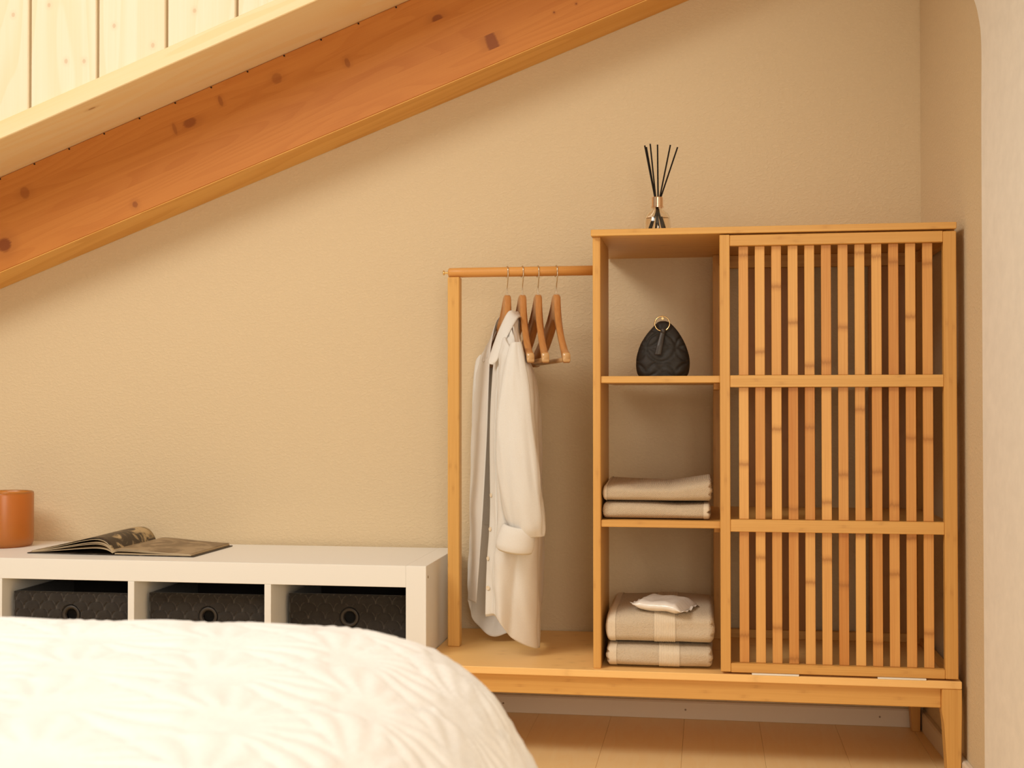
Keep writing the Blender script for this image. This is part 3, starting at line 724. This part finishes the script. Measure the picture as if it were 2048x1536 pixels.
for j in range(NL):
    z = (La[j].y+Ra[j].y)/2; xl, xr_ = La[j].x, Ra[j].x; h = min(1.0, z/.1305)
    dep = .036*(1-h)**.62+.0022; mid = (xl+xr_)/2; hw = (xr_-xl)/2; row = []
    for k in range(NP):
        a = 2*PI*k/NP; c, s = math.cos(a), math.sin(a)
        x = mid+hw*(abs(c)**.85)*(1 if c > 0 else -1); y = dep*(abs(s)**.75)*(1 if s > 0 else -1)
        q = petal(x+.004, z)*.0048*min(1, (1-h)*5)*min(1, h*8+.3)
        y += q*(1 if s > 0 else -1); y += .002*noise.noise(Vector((x*60, z*60, s)))
        if abs(x) < .0008: y *= .97
        row.append(Vector((x, y, z)))
    rows.append(row)
me = grid_mesh('quilted_body', rows, True); bm = bmesh.new(); bm.from_mesh(me); bmesh.ops.holes_fill(bm, edges=bm.edges, sides=0); bmesh.ops.recalc_face_normals(bm, faces=bm.faces); bm.to_mesh(me); bm.free()
link_mesh('quilted_body', me, MPOUCH, po, smooth=True)
rg = lathe('gold_ring', [(.0172+.0014*math.cos(a), .0014*math.sin(a)) for a in [2*PI*i/10 for i in range(10)]], 48, 1, (-.001, -.0165, .1235), closed=True)
link_mesh('gold_ring', rg, MGOLD, po, smooth=True)['label'] = 'gold ring'
rows = []
for j in range(24):
    t = j/23; cx = .002-.0125*t; z = .110-.060*t; wv = .0045+.0022*math.sin(t*PI*.5)*(1 if t < .95 else .9); wv = .0048+.0028*t
    rows.append([Vector((cx+wv*(k/4-1), -.0205-.012*min(1, t*1.6)-.002*math.sin(PI*k/8)+.0, z)) for k in range(9)])
o = link_mesh('leather_tab', grid_mesh('leather_tab', rows), MLEATHER, po, smooth=True); solidify(o, .0025, 0)
link_mesh('leather_loop', lathe('leather_loop', [(.0048, .100), (.0062, .102), (.0064, .109), (.0050, .112)], 20, 2, (.0015, -.0215, 0)), MLEATHER, po, smooth=True)
link_mesh('ring_pin', lathe('ring_pin', [(0, -.020), (.0028, -.020), (.0028, -.010), (0, -.010)], 14, 1, (0, 0, .1355)), MGOLD, po)

# ------------------------------------------------------------------ reed diffuser
di = thing('reed_diffuser', 'clear glass reed diffuser with black sticks on the wardrobe top', 'diffuser', (.5425, -.25, TZ+.0002))
gp = [(.0, .0), (.026, .0), (.0305, .003), (.0325, .012), (.0330, .028), (.0325, .042), (.0305, .056), (.0255, .066), (.0180, .0725), (.0125, .0765), (.0110, .080), (.0110, .088),
      (.0092, .088), (.0092, .080), (.0108, .0755), (.0165, .0705), (.0238, .0640), (.0285, .0550), (.0303, .042), (.0308, .028), (.0303, .013), (.0285, .0055), (.0, .0050)]
link_mesh('glass_bottle', lathe('glass_bottle', gp, 56), MGLASS, di, smooth=True)
link_mesh('fragrance_oil', lathe('fragrance_oil', [(0, .0056), (.0278, .0062), (.0298, .014), (.0302, .028), (.0298, .042), (.0282, .0535), (.0279, .0545), (0, .0545)], 48), MLIQ, di, smooth=True)
link_mesh('metal_collar', lathe('metal_collar', [(.0105, .0805), (.0150, .0805), (.0152, .0822), (.0137, .0832), (.0135, .1045), (.0128, .1055), (.0100, .1055), (.0100, .0815)], 48), MCOPPER, di, smooth=False)
tips = [(-.0300, -.004, .232), (-.0265, .006, .230), (-.0165, -.010, .2345), (.0005, .008, .2355), (.0320, -.006, .2310), (.0490, .004, .2270), (-.0280, .010, .228)]
feet = [(.016, .002), (.020, -.004), (.012, .008), (-.004, -.006), (-.016, .004), (-.021, -.002), (.005, -.004)]
for (tx, ty, tz), (bx, by) in zip(tips, feet):
    cxx = max(-.0065, min(.0065, -.0018*(1 if tx < 0 else -1)+tx*.10)); a = Vector((tx, ty, tz)); mid = Vector((cxx, ty*.2, .100)); d = (mid-a)
    b = Vector((bx, by, .0085)); 
    link_mesh('reed', tube('reed', [a, mid, b], .0019, 10), MBLACK, di, smooth=False)

# ------------------------------------------------------------------ amber vase
va = thing('amber_vase', 'orange frosted glass cylinder vase at the far left on the white shelf', 'vase', (-1.228, -.145, KH))
R_ = .0745
vp = [(0, 0), (R_-.012, 0), (R_-.004, .003), (R_-.0005, .011), (R_, .03), (R_, .140), (R_-.001, .1455), (R_-.003, .147), (R_-.005, .1455), (R_-.006, .138), (R_-.006, .020), (R_-.012, .010), (0, .009)]
link_mesh('glass_body', lathe('glass_body', vp, 72), MAMBER, va, smooth=True)

# ------------------------------------------------------------------ open book
bk = thing('open_book', 'open hardback picture book with dark printed pages on the white shelf', 'book', (-.835, -.18, KH+.0002), None, math.radians(-2))
D2 = .12
def leafsheet(name, prof, y0, y1, mat, th=.0006, ny=14, lift=None):
    P2 = cr([(a, b, 0) for a, b in prof], 40); rows = []
    for j in range(ny+1):
        t = j/ny; y = y0+(y1-y0)*t; rows.append([Vector((p.x*(1+.0*t), y, p.y*(1+(lift(t) if lift else 0)))) for p in P2])
    o = link_mesh(name, grid_mesh(name, rows), mat, bk, smooth=True); solidify(o, th, -1); return o
link_mesh('cover', box_mesh('cover', (-.238, -.004, -.122, .122, 0, .0022), .0006), MCOVER, bk)
link_mesh('cover', box_mesh('cover', (.004, .222, -.122, .122, 0, .0022), .0006), MCOVER, bk)
link_mesh('spine', box_mesh('spine', (-.0045, .0045, -.122, .122, 0, .0016), .0005), MCOVER, bk)
base = [(0, .008), (-.008, .022), (-.022, .035), (-.045, .0405), (-.080, .036), (-.130, .024), (-.190, .010), (-.226, .0045)]
for k, (sc2, m) in enumerate(((1.0, MPHOTO), (.90, MPAPER), (.70, MPAPER), (.62, MPAPER), (.36, MPAPER))):
    prof = [(x*(1-.0*k), .0028+max(0, (z-.003))*sc2+(.0006*(4-k))) for x, z in base]
    o = leafsheet('page', prof, -D2, D2, m, .0012 if k else .0005, lift=lambda t: .12*t)
    if k == 0: o['label'] = 'curled page with a dark photograph'
right = [(0, .008), (.006, .0135), (.02, .0165), (.05, .0160), (.10, .0125), (.16, .0090), (.212, .0070)]
leafsheet('page', right, -D2, D2, MPHOTO2, .0004, lift=lambda t: .2*t)['label'] = 'page with a grey photograph'
for sc2 in (.93, .78, .62):
    leafsheet('page', [(x, .0024+(z-.0024)*sc2) for x, z in right], -D2, D2, MPAPER, .0011, lift=lambda t: .15*t)
link_mesh('page_block', box_mesh('page_block', (.006, .214, -D2, D2, .0023, .0052), .0005), MPAPER, bk)

# ------------------------------------------------------------------ bed
BX, BY, BZT = .45, -1.84, .580
bed = thing('bed', 'double bed with the white quilt over it, cut off at the lower left', 'bed', (-.55, -3.1, 0))
bo_ = bed.location
board('mattress', (-1.55, BX-.12, -4.15, BY-.12, .28, .535), plain('mattress_ticking', (.8, .76, .7), .9), bed, .02)
board('bed_base', (-1.55, BX-.09, -4.15, BY-.09, .14, .278), plain('bed_base_fabric', (.55, .46, .36), .9), bed, .01)
for lx in (-1.50, BX-.16):
    for ly in (-4.10, BY-.16): board('leg', (lx, lx+.05, ly, ly+.05, 0, .139), MBZ, bed, .003)
# bedspread draped over the bed
GP = [(0, 0), (.03, .001), (.06, .004), (.09, .009), (.12, .017), (.15, .030), (.175, .046), (.20, .070), (.222, .102), (.245, .145), (.268, .195), (.290, .250), (.310, .32), (.325, .40), (.335, .47)]
def G(d):
    if d <= 0: return 0
    for (a, b), (c, e) in zip(GP, GP[1:]):
        if d <= c: t = (d-a)/(c-a); return b+(e-b)*t
    return GP[-1][1]
def fan(x, y):
    """overlapping quilted fans: ribs spreading from each fan's foot"""
    R = .125; th = .62; X = x*math.cos(th)-y*math.sin(th); Y = x*math.sin(th)+y*math.cos(th)
    row = math.floor(Y/(R*.62))
    for k in range(row+2, row-4, -1):
        cy = k*R*.62; off_ = 0 if k % 2 == 0 else R
        n = round((X-off_)/(2*R)); cx = off_+n*2*R
        dx, dy = X-cx, Y-cy; d = math.hypot(dx, dy)
        if d < R*1.0 and dy > -R*.15 and Y >= cy-R*.02:
            t = d/R; a = math.atan2(dx, dy)
            a += .35*math.sin(t*2.2)*(1 if (k % 2) else -1)
            rib = abs(math.cos(a*9.0))**.7
            w = min(1, max(0, (t-.16)/.2))*min(1, max(0, (1-t)/.06))
            return (.35+.65*rib)*w*.0044+.0012*(1-w)
    return .001
def samples(lo, hi, step): n = max(1, int(round((hi-lo)/step))); return [lo+(hi-lo)*i/n for i in range(n+1)]
BX0, BY0 = BX-.21, BY-.21        # where the rounding starts
us = samples(-1.62, -.55, .03)[:-1]+samples(-.55, 0, .0045)
us = [BX0+u for u in us]; EXT = samples(0, .335, .0045)[1:]
vs_ = samples(-2.0, -.65, .03)[:-1]+samples(-.65, 0, .0045); vs_ = [BY0+v for v in vs_]
Us = [(u, 0) for u in us]+[(BX0, e) for e in EXT]; Vs = [(v, 0) for v in vs_]+[(BY0, e) for e in EXT]
rows = []
for (v, ev) in Vs:
    row = []
    for (u, eu) in Us:
        m = max(eu, ev)
        if m > 0:
            th = math.atan2(ev, eu); x = u+m*math.cos(th); y = v+m*math.sin(th)
        else: x, y = u, v
        z = BZT-G(m)
        slope = (G(m+.002)-G(max(0, m-.002)))/.004 if m > 0 else 0
        L = math.sqrt(1+slope*slope)
        if m > 0: nx, ny, nz = math.cos(th)*slope/L, math.sin(th)*slope/L, 1/L
        else: nx, ny, nz = 0, 0, 1
        arc = m+max(0, G(m))*.8
        xx, yy = (u+arc*math.cos(th), v+arc*math.sin(th)) if m > 0 else (x, y)
        q = fan(xx, yy)+.004*noise.noise(Vector((xx*3.5, yy*3.5, 2)))+.0025*noise.noise(Vector((xx*14, yy*14, 4)))
        if m > 0: q += .010*math.sin((xx-yy)*26)*min(1, max(0, (G(m)-.12)/.2))
        row.append(Vector((x+nx*q, y+ny*q, z+nz*q)))
    rows.append(row)
qd = link_mesh('quilted_bedspread', grid_mesh('quilted_bedspread', rows), MQUILT, smooth=True)
qd.data.transform(Matrix.Translation((-BX0, -BY0, 0))); qd.location = (BX0, BY0, 0)
tag(qd, 'white bedspread quilted in fan shapes, draped over the bed corner', 'bedspread')
